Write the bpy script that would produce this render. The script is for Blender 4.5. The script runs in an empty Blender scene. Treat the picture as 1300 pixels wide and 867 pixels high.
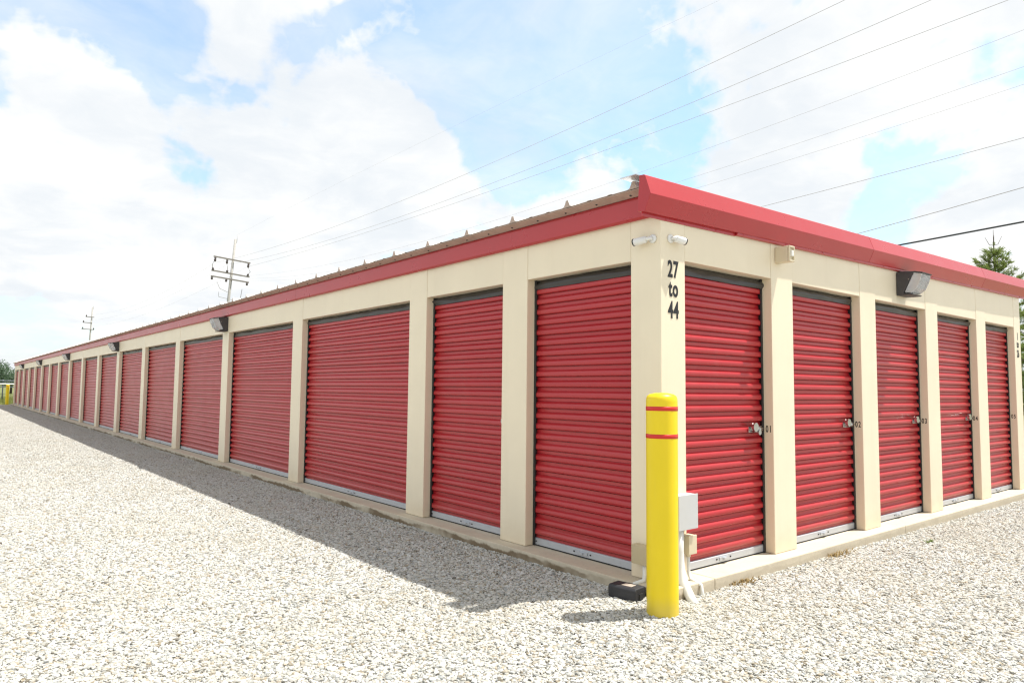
import bpy, bmesh, math, random
import numpy as np
from mathutils import Vector, Matrix, noise
random.seed(7)
R = math.radians
S = bpy.context.scene
COL = S.collection

# ------------------------------------------------------------------ camera
F_PX, YAW, PITCH, ROLL = 885.33, R(39.2675), R(3.928), R(0.5825)
CAM = Vector((-3.6664, -2.9307, 1.2425))            # z = 0 is the top of the concrete slab
fw = Vector((math.sin(YAW)*math.cos(PITCH), math.cos(YAW)*math.cos(PITCH), math.sin(PITCH)))
rt = Vector((math.cos(YAW), -math.sin(YAW), 0)); up = rt.cross(fw)
rt2 = math.cos(ROLL)*rt + math.sin(ROLL)*up
up2 = -math.sin(ROLL)*rt + math.cos(ROLL)*up
cd = bpy.data.cameras.new('camera'); cam = bpy.data.objects.new('camera', cd); COL.objects.link(cam)
M4 = Matrix((rt2, up2, -fw)).transposed().to_4x4(); M4.translation = CAM
cam.matrix_world = M4
cd.sensor_width = 36; cd.lens = 36*F_PX/1300; cd.clip_end = 6000; cd.clip_start = .05
S.camera = cam
def pdir(u, v):                                      # photo pixel -> direction
    return (fw + rt2*((u-650)/F_PX) + up2*((433.5-v)/F_PX)).normalized()

# ------------------------------------------------------------------ light
SUN_D = Vector((-.36, .205, -1)).normalized()        # the way sunlight travels
sd = bpy.data.lights.new('sun', 'SUN'); sun = bpy.data.objects.new('sun', sd); COL.objects.link(sun)
sd.energy = 5.0; sd.angle = R(.53); sd.color = (1, .955, .88)
sun.rotation_euler = SUN_D.to_track_quat('-Z', 'Y').to_euler(); sun.location = (4, -6, 30)
EXPOSURE = 0.48
S.view_settings.view_transform = 'Standard'; S.view_settings.look = 'None'
S.view_settings.exposure = EXPOSURE; S.view_settings.gamma = 1; S.view_settings.use_curve_mapping = False
S.cycles.use_denoising = True; S.cycles.pixel_filter_type = 'BLACKMAN_HARRIS'; S.cycles.filter_width = 1.25
S.cycles.max_bounces = 8; S.cycles.diffuse_bounces = 4; S.cycles.glossy_bounces = 3

W = bpy.data.worlds.new('World'); S.world = W; W.use_nodes = True
nt = W.node_tree; nt.nodes.clear()
def N(t, typ, **kw):
    n = t.nodes.new(typ)
    for k, v in kw.items():
        if k == 'inp':
            for a, b in v.items(): n.inputs[a].default_value = b
        else: setattr(n, k, v)
    return n
def mth(t, op, a, b=None, c=None, clamp=False):
    n = t.nodes.new('ShaderNodeMath'); n.operation = op; n.use_clamp = clamp
    for i, x in enumerate((a, b, c)):
        if x is None: continue
        if isinstance(x, (int, float)): n.inputs[i].default_value = x
        else: t.links.new(x, n.inputs[i])
    return n.outputs[0]
def vmth(t, op, a, b=None):
    n = t.nodes.new('ShaderNodeVectorMath'); n.operation = op
    for i, x in enumerate((a, b)):
        if x is None: continue
        if isinstance(x, (tuple, list, Vector)): n.inputs[i].default_value = tuple(x)
        else: t.links.new(x, n.inputs[i])
    return n
def mixc(t, f, a, b, blend='MIX'):
    n = t.nodes.new('ShaderNodeMix'); n.data_type = 'RGBA'; n.blend_type = blend
    for i, x in ((0, f), (6, a), (7, b)):
        if isinstance(x, (int, float)): n.inputs[i].default_value = x
        elif isinstance(x, (tuple, list)): n.inputs[i].default_value = (*x[:3], 1)
        else: t.links.new(x, n.inputs[i])
    return n.outputs[2]
def sstep(t, x, a, b):
    n = t.nodes.new('ShaderNodeMapRange'); n.interpolation_type = 'SMOOTHSTEP'
    t.links.new(x, n.inputs[0]); n.inputs[1].default_value = a; n.inputs[2].default_value = b
    return n.outputs[0]
def ntex(t, vec, scale, detail=5, rough=.55, dist=0, lac=2.0):
    n = t.nodes.new('ShaderNodeTexNoise'); n.inputs['Scale'].default_value = scale
    n.inputs['Detail'].default_value = detail; n.inputs['Roughness'].default_value = rough
    n.inputs['Distortion'].default_value = dist; n.inputs['Lacunarity'].default_value = lac
    if vec is not None: t.links.new(vec, n.inputs['Vector'])
    return n

sky = N(nt, 'ShaderNodeTexSky', sky_type='NISHITA', sun_disc=False, sun_elevation=math.asin(-SUN_D.z),
        sun_rotation=math.atan2(-SUN_D.x, -SUN_D.y), altitude=200, air_density=1.0, dust_density=1.6, ozone_density=1.2)
tc = N(nt, 'ShaderNodeTexCoord'); D = tc.outputs['Generated']
sep = N(nt, 'ShaderNodeSeparateXYZ'); nt.links.new(D, sep.inputs[0])
# cloud decks: the view direction meets a flat deck, so clouds flatten towards the horizon
zz = mth(nt, 'ADD', mth(nt, 'MAXIMUM', sep.outputs[2], 0.0), .22)
px_ = mth(nt, 'DIVIDE', sep.outputs[0], zz); py_ = mth(nt, 'DIVIDE', sep.outputs[1], zz)
cmb = N(nt, 'ShaderNodeCombineXYZ'); nt.links.new(px_, cmb.inputs[0]); nt.links.new(py_, cmb.inputs[1]); cmb.inputs[2].default_value = 3.7
warp = ntex(nt, cmb.outputs[0], 2.2, 3, .5)
wv = vmth(nt, 'ADD', cmb.outputs[0], vmth(nt, 'MULTIPLY', vmth(nt, 'SUBTRACT', warp.outputs['Color'], (.5, .5, .5)).outputs[0], (.35, .35, .35)).outputs[0])
fb = ntex(nt, wv.outputs[0], 1.5, 10, .56).outputs[0]
def puff(scale, det, off):                                      # rounded cauliflower lumps
    n = ntex(nt, vmth(nt, 'ADD', D, off).outputs[0], scale, det, .5, .35).outputs[0]
    return mth(nt, 'SUBTRACT', .72, mth(nt, 'ABSOLUTE', mth(nt, 'MULTIPLY_ADD', n, 4.0, -2.0)))
# where this day's cumulus banks and openings stand (directions in the world)
BL = [(150, 20, 110, -.34), (10, 120, 55, -.26), (250, 222, 42, -.26), (215, 195, 34, -.16), (365, 165, 32, -.2), (640, 110, 100, -.3), (760, 110, 150, -.22),
      (560, 20, 70, -.14), (1130, 215, 70, -.2), (1110, 285, 46, -.2), (330, 90, 100, .16), (90, 100, 80, .2), (500, 190, 80, .34), (430, 240, 90, .3),
      (140, 260, 130, .22), (60, 180, 90, .14), (540, 50, 36, .14), (760, 225, 50, .2), (1080, 230, 44, .14), (950, 265, 60, .16), (350, 310, 140, .16), (1000, 30, 160, .06),
      (300, 20, 50, .12), (560, 215, 44, .2), (60, 420, 90, -.10), (45, 300, 60, .06), (1240, 260, 80, .12), (700, 290, 90, .12)]
acc = mth(nt, 'MULTIPLY', mth(nt, 'SUBTRACT', fb, .51), .8)
for sc_, de_, am_, of_ in ((6, 3, .11, (3, 1, 2)), (15, 3, .07, (7, 5, 1)), (38, 4, .03, (2, 9, 4))): acc = mth(nt, 'MULTIPLY_ADD', puff(sc_, de_, of_), am_, acc)
for (u, v, r, w) in BL:
    d0 = pdir(u, v); rr = r/F_PX*.95
    dt = vmth(nt, 'DOT_PRODUCT', D, d0).outputs['Value']
    g = mth(nt, 'EXPONENT', mth(nt, 'MULTIPLY', mth(nt, 'SUBTRACT', dt, 1.0), 2/(rr*rr)))
    acc = mth(nt, 'MULTIPLY_ADD', g, w*.8, acc)
cov = sstep(nt, acc, -.055, .08)
veil = sstep(nt, ntex(nt, wv.outputs[0], 1.1, 7, .62).outputs[0], .28, .78)
hz = sstep(nt, sep.outputs[2], .34, -.02)                       # hazy air near the horizon
cov2 = mth(nt, 'MAXIMUM', cov, mth(nt, 'ADD', mth(nt, 'MULTIPLY', veil, .80), mth(nt, 'MULTIPLY_ADD', hz, .34, .06), clamp=True))
shade = mth(nt, 'MULTIPLY', sstep(nt, ntex(nt, wv.outputs[0], 2.1, 8, .6).outputs[0], .36, .66), .95)
lump = sstep(nt, mth(nt, 'ADD', puff(6, 3, (3, 1, 2.04)), mth(nt, 'MULTIPLY', puff(15, 3, (7, 5, 1.02)), .6)), -.7, .9)
cl = mixc(nt, shade, (7.7, 7.7, 7.6), (6.15, 6.5, 6.85))
cl = mixc(nt, mth(nt, 'MULTIPLY_ADD', lump, -.6, .6), cl, (6.0, 6.4, 6.85))
skyb = mixc(nt, 1.0, sky.outputs[0], (1.75, 2.05, 1.98), 'MULTIPLY')
out = mixc(nt, cov2, skyb, cl)
bg = N(nt, 'ShaderNodeBackground'); bg.inputs[1].default_value = .1
nt.links.new(out, bg.inputs[0])
ow = N(nt, 'ShaderNodeOutputWorld'); nt.links.new(bg.outputs[0], ow.inputs[0])

# ------------------------------------------------------------------ materials
MATS = {}
def mat(name, col, rough=.5, metal=0, spec=.5, var=0, vscale=3, bump=0, bscale=60, coat=0, dirt=0, dirtcol=(.25, .2, .14)):
    m = bpy.data.materials.new(name); m.use_nodes = True; t = m.node_tree; b = t.nodes['Principled BSDF']
    b.inputs['Roughness'].default_value = rough; b.inputs['Metallic'].default_value = metal
    b.inputs['Specular IOR Level'].default_value = spec; b.inputs['Coat Weight'].default_value = coat
    b.inputs['Base Color'].default_value = (*col, 1)
    g = N(t, 'ShaderNodeNewGeometry')
    if var or dirt:
        c = None
        if var:
            n = ntex(t, g.outputs['Position'], vscale, 5, .6)
            c = mixc(t, n.outputs[0], tuple(x*(1-var) for x in col), tuple(min(1, x*(1+var)) for x in col))
        if dirt:
            n2 = ntex(t, g.outputs['Position'], vscale*2.3, 7, .7)
            c = mixc(t, mth(t, 'MULTIPLY', sstep(t, n2.outputs[0], .52, .8), dirt), c if c is not None else col, dirtcol)
        t.links.new(c, b.inputs['Base Color'])
    if bump:
        n = ntex(t, g.outputs['Position'], bscale, 4, .6)
        bp = N(t, 'ShaderNodeBump'); bp.inputs['Strength'].default_value = bump; bp.inputs['Distance'].default_value = .01
        t.links.new(n.outputs[0], bp.inputs['Height']); t.links.new(bp.outputs[0], b.inputs['Normal'])
    MATS[name] = m
    return m
CREAM = (.82, .725, .55)
def painted(name, col, rough, spec, streak, dustcol, dust_h, dust_amt, fade, sa=.12):
    m = bpy.data.materials.new(name); m.use_nodes = True; t = m.node_tree; b = t.nodes['Principled BSDF']
    b.inputs['Specular IOR Level'].default_value = spec
    g = N(t, 'ShaderNodeNewGeometry'); P = g.outputs['Position']; oi = N(t, 'ShaderNodeObjectInfo')
    sp = N(t, 'ShaderNodeSeparateXYZ'); t.links.new(P, sp.inputs[0])
    base = mixc(t, ntex(t, P, 1.4, 5, .6).outputs[0], tuple(x*.9 for x in col), tuple(min(1, x*1.1) for x in col))
    base = mixc(t, mth(t, 'MULTIPLY', oi.outputs['Random'], fade), base, tuple(min(1, x*1.12+.02) for x in col))
    sv = vmth(t, 'MULTIPLY', P, (streak[0], streak[0], streak[1])).outputs[0]
    base = mixc(t, mth(t, 'MULTIPLY', sstep(t, ntex(t, sv, 1, 6, .65).outputs[0], .5, .78), sa), base, dustcol)
    h = mth(t, 'ADD', sp.outputs[2], mth(t, 'MULTIPLY', mth(t, 'SUBTRACT', ntex(t, P, 5, 6, .7).outputs[0], .5), dust_h*1.6))
    base = mixc(t, mth(t, 'MULTIPLY', sstep(t, h, dust_h, -.05), dust_amt), base, dustcol)
    t.links.new(base, b.inputs['Base Color'])
    rn = N(t, 'ShaderNodeMapRange'); t.links.new(ntex(t, P, 3, 6, .65).outputs[0], rn.inputs[0]); rn.inputs[3].default_value = rough*.75; rn.inputs[4].default_value = rough*1.35
    t.links.new(rn.outputs[0], b.inputs['Roughness'])
    bp = N(t, 'ShaderNodeBump'); bp.inputs['Strength'].default_value = .09; bp.inputs['Distance'].default_value = .01
    t.links.new(ntex(t, P, 4.5, 4, .55).outputs[0], bp.inputs['Height']); t.links.new(bp.outputs[0], b.inputs['Normal'])
    MATS[name] = m
painted('door_red', (.41, .013, .020), .31, .6, (7, .8), (.36, .16, .13), .26, .25, .5, .10)
painted('cream_metal', CREAM, .42, .5, (6, .5), (.62, .50, .34), .22, .4, .15)
mat('door_back', (.12, .012, .015), .6)
painted('trim_red', (.41, .020, .027), .28, .6, (5, .6), (.42, .16, .15), -1, 0, .6, .03)
mat('galv', (.62, .64, .66), .38, metal=.75, var=.12, vscale=14, bump=.1, bscale=90)
mat('bar_metal', (.50, .53, .57), .42, metal=.4, var=.1, vscale=9, bump=.08, bscale=70, dirt=.2)
mat('chrome', (.5, .5, .5), .22, metal=1.0)
mat('rubber', (.018, .018, .02), .7)
mat('strip_rubber', (.04, .038, .037), .35, var=.2, vscale=8)
mat('guide_shadow', (.02, .02, .022), .5)  # near-black stands in for the shadowed gap at the curtain edges
mat('roof_white', (.78, .78, .76), .35, var=.04, vscale=1)
mat('taupe_shaded', (.46, .35, .29), .6, var=.3, vscale=9, dirt=.4, dirtcol=(.22, .16, .12))  # taupe back coat; shade of panel ends and undersides is put into it
mat('letter_black', (.012, .012, .014), .5)
mat('camera_white', (.78, .78, .76), .4)
mat('gloss_black', (.012, .012, .014), .15)
mat('bronze_housing', (.05, .047, .05), .5, var=.25, vscale=30, bump=.15, bscale=300)
mat('beige_plastic', (.66, .58, .42), .5, var=.05, vscale=12)
mat('tan_box', (.5, .42, .27), .5, var=.06, vscale=12)
mat('grey_box', (.55, .56, .57), .45, var=.04, vscale=10)
mat('pvc_white', (.74, .74, .72), .4, var=.06, vscale=12, dirt=.2)
painted('yellow_plastic', (.80, .60, .0), .38, .5, (16, 1.2), (.52, .40, .10), .06, .5, .1)
mat('red_tape', (.6, .02, .012), .35)
mat('bait_black', (.022, .022, .026), .55, bump=.25, bscale=220, var=.2, vscale=20)
mat('sticker', (.42, .36, .30), .5, var=.5, vscale=60, dirt=.7, dirtcol=(.28, .12, .06))
mat('wire_grey', (.42, .42, .44), .6)
mat('wire_black', (.015, .02, .02), .6)
mat('pole_wood', (.36, .35, .33), .85, var=.3, vscale=5, bump=.4, bscale=30)
mat('arm_wood', (.22, .2, .18), .85, var=.2, vscale=5)
mat('insulator', (.07, .05, .045), .3)
mat('bark', (.10, .075, .055), .9, var=.3, vscale=15, bump=.5, bscale=30)
mat('rail_white', (.72, .72, .7), .4)
mat('rail_grey', (.10, .12, .14), .6)
mat('moss', (.20, .13, .04), .9, var=.5, vscale=80)
mat('hole_shade', (.02, .02, .02), .9)

def leaf_mat(name, c0, c1, trans=.25):
    m = bpy.data.materials.new(name); m.use_nodes = True; t = m.node_tree; b = t.nodes['Principled BSDF']
    g = N(t, 'ShaderNodeNewGeometry'); n = ntex(t, g.outputs['Position'], 3.5, 4, .6)
    f = mth(t, 'ADD', mth(t, 'MULTIPLY', g.outputs['Random Per Island'], .55), mth(t, 'MULTIPLY', n.outputs[0], .45), clamp=True)
    c = mixc(t, f, c0, c1); t.links.new(c, b.inputs['Base Color']); b.inputs['Roughness'].default_value = .6
    tr = N(t, 'ShaderNodeBsdfTranslucent'); t.links.new(c, tr.inputs[0])
    mx = N(t, 'ShaderNodeMixShader'); mx.inputs[0].default_value = trans
    o = t.nodes['Material Output']; t.links.new(b.outputs[0], mx.inputs[1]); t.links.new(tr.outputs[0], mx.inputs[2]); t.links.new(mx.outputs[0], o.inputs[0])
    MATS[name] = m
leaf_mat('needles', (.11, .17, .04), (.30, .36, .10), .4)
leaf_mat('needles_dark', (.02, .05, .02), (.07, .12, .035))
leaf_mat('leaves', (.025, .06, .03), (.06, .11, .045))
leaf_mat('weed_green', (.1, .17, .03), (.2, .26, .06))
leaf_mat('weed_dry', (.2, .13, .05), (.36, .26, .1))
leaf_mat('tall_grass', (.10, .15, .03), (.28, .27, .08))

# lens glass of the wall lights: frosted prismatic
m = bpy.data.materials.new('lens_glass'); m.use_nodes = True; t = m.node_tree; b = t.nodes['Principled BSDF']
b.inputs['Base Color'].default_value = (.86, .88, .9, 1); b.inputs['Roughness'].default_value = .22; b.inputs['Transmission Weight'].default_value = .7
wt = N(t, 'ShaderNodeTexWave', wave_type='BANDS', bands_direction='Z'); wt.inputs['Scale'].default_value = 60
g = N(t, 'ShaderNodeNewGeometry'); t.links.new(g.outputs['Position'], wt.inputs['Vector'])
bp = N(t, 'ShaderNodeBump'); bp.inputs['Strength'].default_value = .5; bp.inputs['Distance'].default_value = .004
t.links.new(wt.outputs['Color'], bp.inputs['Height']); t.links.new(bp.outputs[0], b.inputs['Normal']); MATS['lens_glass'] = m

# concrete with the muddy splash line along its foot
m = bpy.data.materials.new('concrete'); m.use_nodes = True; t = m.node_tree; b = t.nodes['Principled BSDF']; b.inputs['Roughness'].default_value = .85
g = N(t, 'ShaderNodeNewGeometry'); sp = N(t, 'ShaderNodeSeparateXYZ'); t.links.new(g.outputs['Position'], sp.inputs[0])
n1 = ntex(t, g.outputs['Position'], 4, 8, .65); n2 = ntex(t, g.outputs['Position'], 40, 5, .7); n3 = ntex(t, g.outputs['Position'], 2.3, 6, .6); n4 = ntex(t, g.outputs['Position'], 9, 6, .65)
c = mixc(t, n1.outputs[0], (.46, .40, .30), (.66, .59, .46))
c = mixc(t, mth(t, 'MULTIPLY', sstep(t, n2.outputs[0], .5, .75), .35), c, (.34, .29, .22))
edge = mth(t, 'ADD', sp.outputs[2], mth(t, 'ADD', mth(t, 'MULTIPLY', mth(t, 'SUBTRACT', n3.outputs[0], .5), .12), mth(t, 'MULTIPLY', mth(t, 'SUBTRACT', n4.outputs[0], .5), .05)))
patch = sstep(t, ntex(t, g.outputs['Position'], 1.1, 4, .6).outputs[0], .34, .50)
long_side = mth(t, 'MULTIPLY_ADD', sstep(t, sp.outputs[0], .1, -.05), .75, .15)
c = mixc(t, mth(t, 'MULTIPLY', mth(t, 'MULTIPLY', sstep(t, edge, -.022, -.040), long_side), patch), c, (.15, .10, .05))
t.links.new(c, b.inputs['Base Color'])
bp = N(t, 'ShaderNodeBump'); bp.inputs['Strength'].default_value = .35; bp.inputs['Distance'].default_value = .006
t.links.new(ntex(t, g.outputs['Position'], 55, 6, .7).outputs[0], bp.inputs['Height']); t.links.new(bp.outputs[0], b.inputs['Normal']); MATS['concrete'] = m

STONE_RAMP = [(0, (.09, .09, .085)), (.03, (.22, .19, .14)), (.08, (.37, .315, .23)), (.16, (.28, .295, .295)), (.33, (.43, .41, .355)), (.55, (.50, .495, .46)), (.8, (.56, .56, .54)), (1, (.40, .41, .40))]
def stone_ramp(t, fac):
    r = N(t, 'ShaderNodeValToRGB'); t.links.new(fac, r.inputs[0]); e = r.color_ramp.elements
    while len(e) < len(STONE_RAMP): e.new(.5)
    for el, (p, c) in zip(e, STONE_RAMP): el.position = p; el.color = (*c, 1)
    return r.outputs[0]
m = bpy.data.materials.new('stone'); m.use_nodes = True; t = m.node_tree; b = t.nodes['Principled BSDF']; b.inputs['Roughness'].default_value = .75; b.inputs['Specular IOR Level'].default_value = .3
oi = N(t, 'ShaderNodeObjectInfo'); g = N(t, 'ShaderNodeNewGeometry')
c = stone_ramp(t, oi.outputs['Random'])
nz = ntex(t, g.outputs['Position'], 160, 4, .65)
c = mixc(t, mth(t, 'MULTIPLY', sstep(t, nz.outputs[0], .45, .75), .35), c, (.30, .27, .21))
c = mixc(t, mth(t, 'MULTIPLY', sstep(t, ntex(t, g.outputs['Position'], .8, 5, .6).outputs[0], .42, .7), .3), c, (.40, .37, .30))
t.links.new(c, b.inputs['Base Color']); MATS['stone'] = m
m = bpy.data.materials.new('gravel_bed'); m.use_nodes = True; t = m.node_tree; b = t.nodes['Principled BSDF']; b.inputs['Roughness'].default_value = .85; b.inputs['Specular IOR Level'].default_value = .2
g = N(t, 'ShaderNodeNewGeometry'); vo = N(t, 'ShaderNodeTexVoronoi', voronoi_dimensions='3D'); vo.inputs['Scale'].default_value = 54
t.links.new(vmth(t, 'ADD', g.outputs['Position'], vmth(t, 'MULTIPLY', ntex(t, g.outputs['Position'], 60, 2, .5).outputs['Color'], (.012, .012, .012)).outputs[0]).outputs[0], vo.inputs['Vector'])
sc = N(t, 'ShaderNodeSeparateColor'); t.links.new(vo.outputs['Color'], sc.inputs[0])
c = stone_ramp(t, sc.outputs[0])
c = mixc(t, mth(t, 'MULTIPLY', sstep(t, vo.outputs['Distance'], .45, .75), .6), c, (.2, .17, .13))
big = ntex(t, g.outputs['Position'], .55, 5, .6)
c = mixc(t, mth(t, 'MULTIPLY', sstep(t, big.outputs[0], .45, .75), .2), c, (.36, .33, .27))
c = mixc(t, 1.0, c, (.86, .87, .87), 'MULTIPLY')
t.links.new(c, b.inputs['Base Color'])
bp = N(t, 'ShaderNodeBump'); bp.invert = True; bp.inputs['Strength'].default_value = .8; bp.inputs['Distance'].default_value = .012
t.links.new(vo.outputs['Distance'], bp.inputs['Height']); t.links.new(bp.outputs[0], b.inputs['Normal']); MATS['gravel_bed'] = m
m = bpy.data.materials.new('field'); m.use_nodes = True; t = m.node_tree; b = t.nodes['Principled BSDF']; b.inputs['Roughness'].default_value = .9
g = N(t, 'ShaderNodeNewGeometry')
c = mixc(t, ntex(t, g.outputs['Position'], .15, 6, .6).outputs[0], (.09, .13, .03), (.24, .22, .08))
c = mixc(t, mth(t, 'MULTIPLY', ntex(t, g.outputs['Position'], 3, 6, .7).outputs[0], .6), c, (.05, .08, .02))
t.links.new(c, b.inputs['Base Color']); MATS['field'] = m

# ------------------------------------------------------------------ mesh helpers
class MB:
    def __init__(s): s.v = []; s.f = []; s.m = []; s.sm = []
    def face(s, idx, mi=0, sm=False): s.f.append(idx); s.m.append(mi); s.sm.append(sm)
    def box(s, x0, x1, y0, y1, z0, z1, mi=0):
        b = len(s.v)
        s.v += [(x0, y0, z0), (x1, y0, z0), (x1, y1, z0), (x0, y1, z0), (x0, y0, z1), (x1, y0, z1), (x1, y1, z1), (x0, y1, z1)]
        for q in ((0, 3, 2, 1), (4, 5, 6, 7), (0, 1, 5, 4), (1, 2, 6, 5), (2, 3, 7, 6), (3, 0, 4, 7)): s.face([b+i for i in q], mi)
        return s
    def prism(s, poly, fn, a, b, mi=0, cap=True, sm=False):       # poly of (p,q); fn(p,q,t) -> xyz at both ends
        n = len(poly); o = len(s.v)
        for t_ in (a, b): s.v += [tuple(fn(p, q, t_)) for p, q in poly]
        for i in range(n):
            j = (i+1) % n; s.face([o+i, o+j, o+n+j, o+n+i], mi, sm)
        if cap: s.face([o+i for i in range(n)][::-1], mi); s.face([o+n+i for i in range(n)], mi)
        return s
    def tube(s, pts, r, seg=8, mi=0, cap=True):
        pts = [Vector(p) for p in pts]; o = len(s.v); rr = r if isinstance(r, (list, tuple)) else [r]*len(pts)
        up_ = None
        for i, p in enumerate(pts):
            d = (pts[min(i+1, len(pts)-1)] - pts[max(i-1, 0)]).normalized()
            if up_ is None:
                up_ = d.orthogonal().normalized()
            up_ = (up_ - d*up_.dot(d)).normalized(); sd_ = d.cross(up_)
            for k in range(seg):
                a = 2*math.pi*k/seg; s.v.append(tuple(p + (up_*math.cos(a)+sd_*math.sin(a))*rr[i]))
        for i in range(len(pts)-1):
            for k in range(seg):
                k2 = (k+1) % seg; s.face([o+i*seg+k, o+i*seg+k2, o+(i+1)*seg+k2, o+(i+1)*seg+k], mi, True)
        if cap:
            s.face([o+k for k in range(seg)][::-1], mi); e = o+(len(pts)-1)*seg; s.face([e+k for k in range(seg)], mi)
        return s
    def mesh(s, name, mats, bevel=0):
        me = bpy.data.meshes.new(name); me.from_pydata(s.v, [], s.f)
        for mm in (mats if isinstance(mats, (list, tuple)) else [mats]): me.materials.append(MATS[mm])
        me.polygons.foreach_set('material_index', s.m); me.polygons.foreach_set('use_smooth', s.sm)
        bm = bmesh.new(); bm.from_mesh(me); bmesh.ops.recalc_face_normals(bm, faces=bm.faces)
        if bevel: bmesh.ops.bevel(bm, geom=[e for e in bm.edges if e.calc_face_angle(0) > .4], offset=bevel, segments=2, affect='EDGES', profile=.6)
        bm.to_mesh(me); bm.free(); me.update()
        return me
    def obj(s, name, mats, parent=None, bevel=0, **k): return link(name, s.mesh(name, mats, bevel), parent, **k)
def link(name, me, parent=None, loc=None, rz=0, label=None, cat=None, group=None, kind=None):
    o = bpy.data.objects.new(name, me); COL.objects.link(o)
    if parent is not None: o.parent = parent
    if loc is not None: o.location = loc
    if rz: o.rotation_euler.z = rz
    for k, v in (('label', label), ('category', cat), ('group', group), ('kind', kind)):
        if v: o[k] = v
    return o
def empty(name, loc, label, cat, group=None, rz=0):
    o = link(name, None, None, loc, rz, label, cat, group); o.empty_display_size = .2
    return o
def tree_copy(o, parent=None):
    c = o.copy(); COL.objects.link(c); c.parent = parent
    for ch in list(o.children): tree_copy(ch, c)
    return c

# ------------------------------------------------------------------ ground
GZ = -.088
L_B, W_B = 51.816, 7.62
def gz(x, y):
    dx = max(-x-.12, 0, x-W_B-.12); dy = max(-y-.12, 0, y-L_B-.12); d = math.hypot(dx, dy)
    r = noise.noise((x*.35, y*.35, 1.3))*.012 + noise.noise((x*1.7, y*1.7, 4.1))*.006 + noise.noise((x*4.5, y*4.5, 2.2))*.003
    return GZ + (.016 if x < -.1 else .008)*math.exp(-d/.38) + r*(1 if d > .02 else .5)
g = MB(); s_ = 2500
g.v = [(-s_, -s_, -.16), (s_, -s_, -.16), (s_, s_, -.16), (-s_, s_, -.16)]; g.face([0, 1, 2, 3])
g.obj('ground', 'field', kind='structure')
def grid(xs, ys, keep, name, mats, **k):
    me = MB(); idx = {}
    def vi(i, j):
        if (i, j) not in idx: idx[(i, j)] = len(me.v); me.v.append((xs[i], ys[j], gz(xs[i], ys[j])))
        return idx[(i, j)]
    for i in range(len(xs)-1):
        for j in range(len(ys)-1):
            if keep(.5*(xs[i]+xs[i+1]), .5*(ys[j]+ys[j+1])): me.face([vi(i, j), vi(i+1, j), vi(i+1, j+1), vi(i, j+1)], 0, True)
    return me.obj(name, mats, **k)
xs = list(np.arange(-30, -8, 2.0)) + list(np.arange(-8, 9, .2)) + list(np.arange(9, 26, 2.0))
ys = list(np.arange(-30, -6, 2.0)) + list(np.arange(-6, 16, .2)) + list(np.arange(16, 53.6, .4))
grid(xs, ys, lambda x, y: not (.3 < x < W_B-.3 and .3 < y < L_B-.3), 'gravel_yard', 'gravel_bed', kind='structure')

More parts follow.
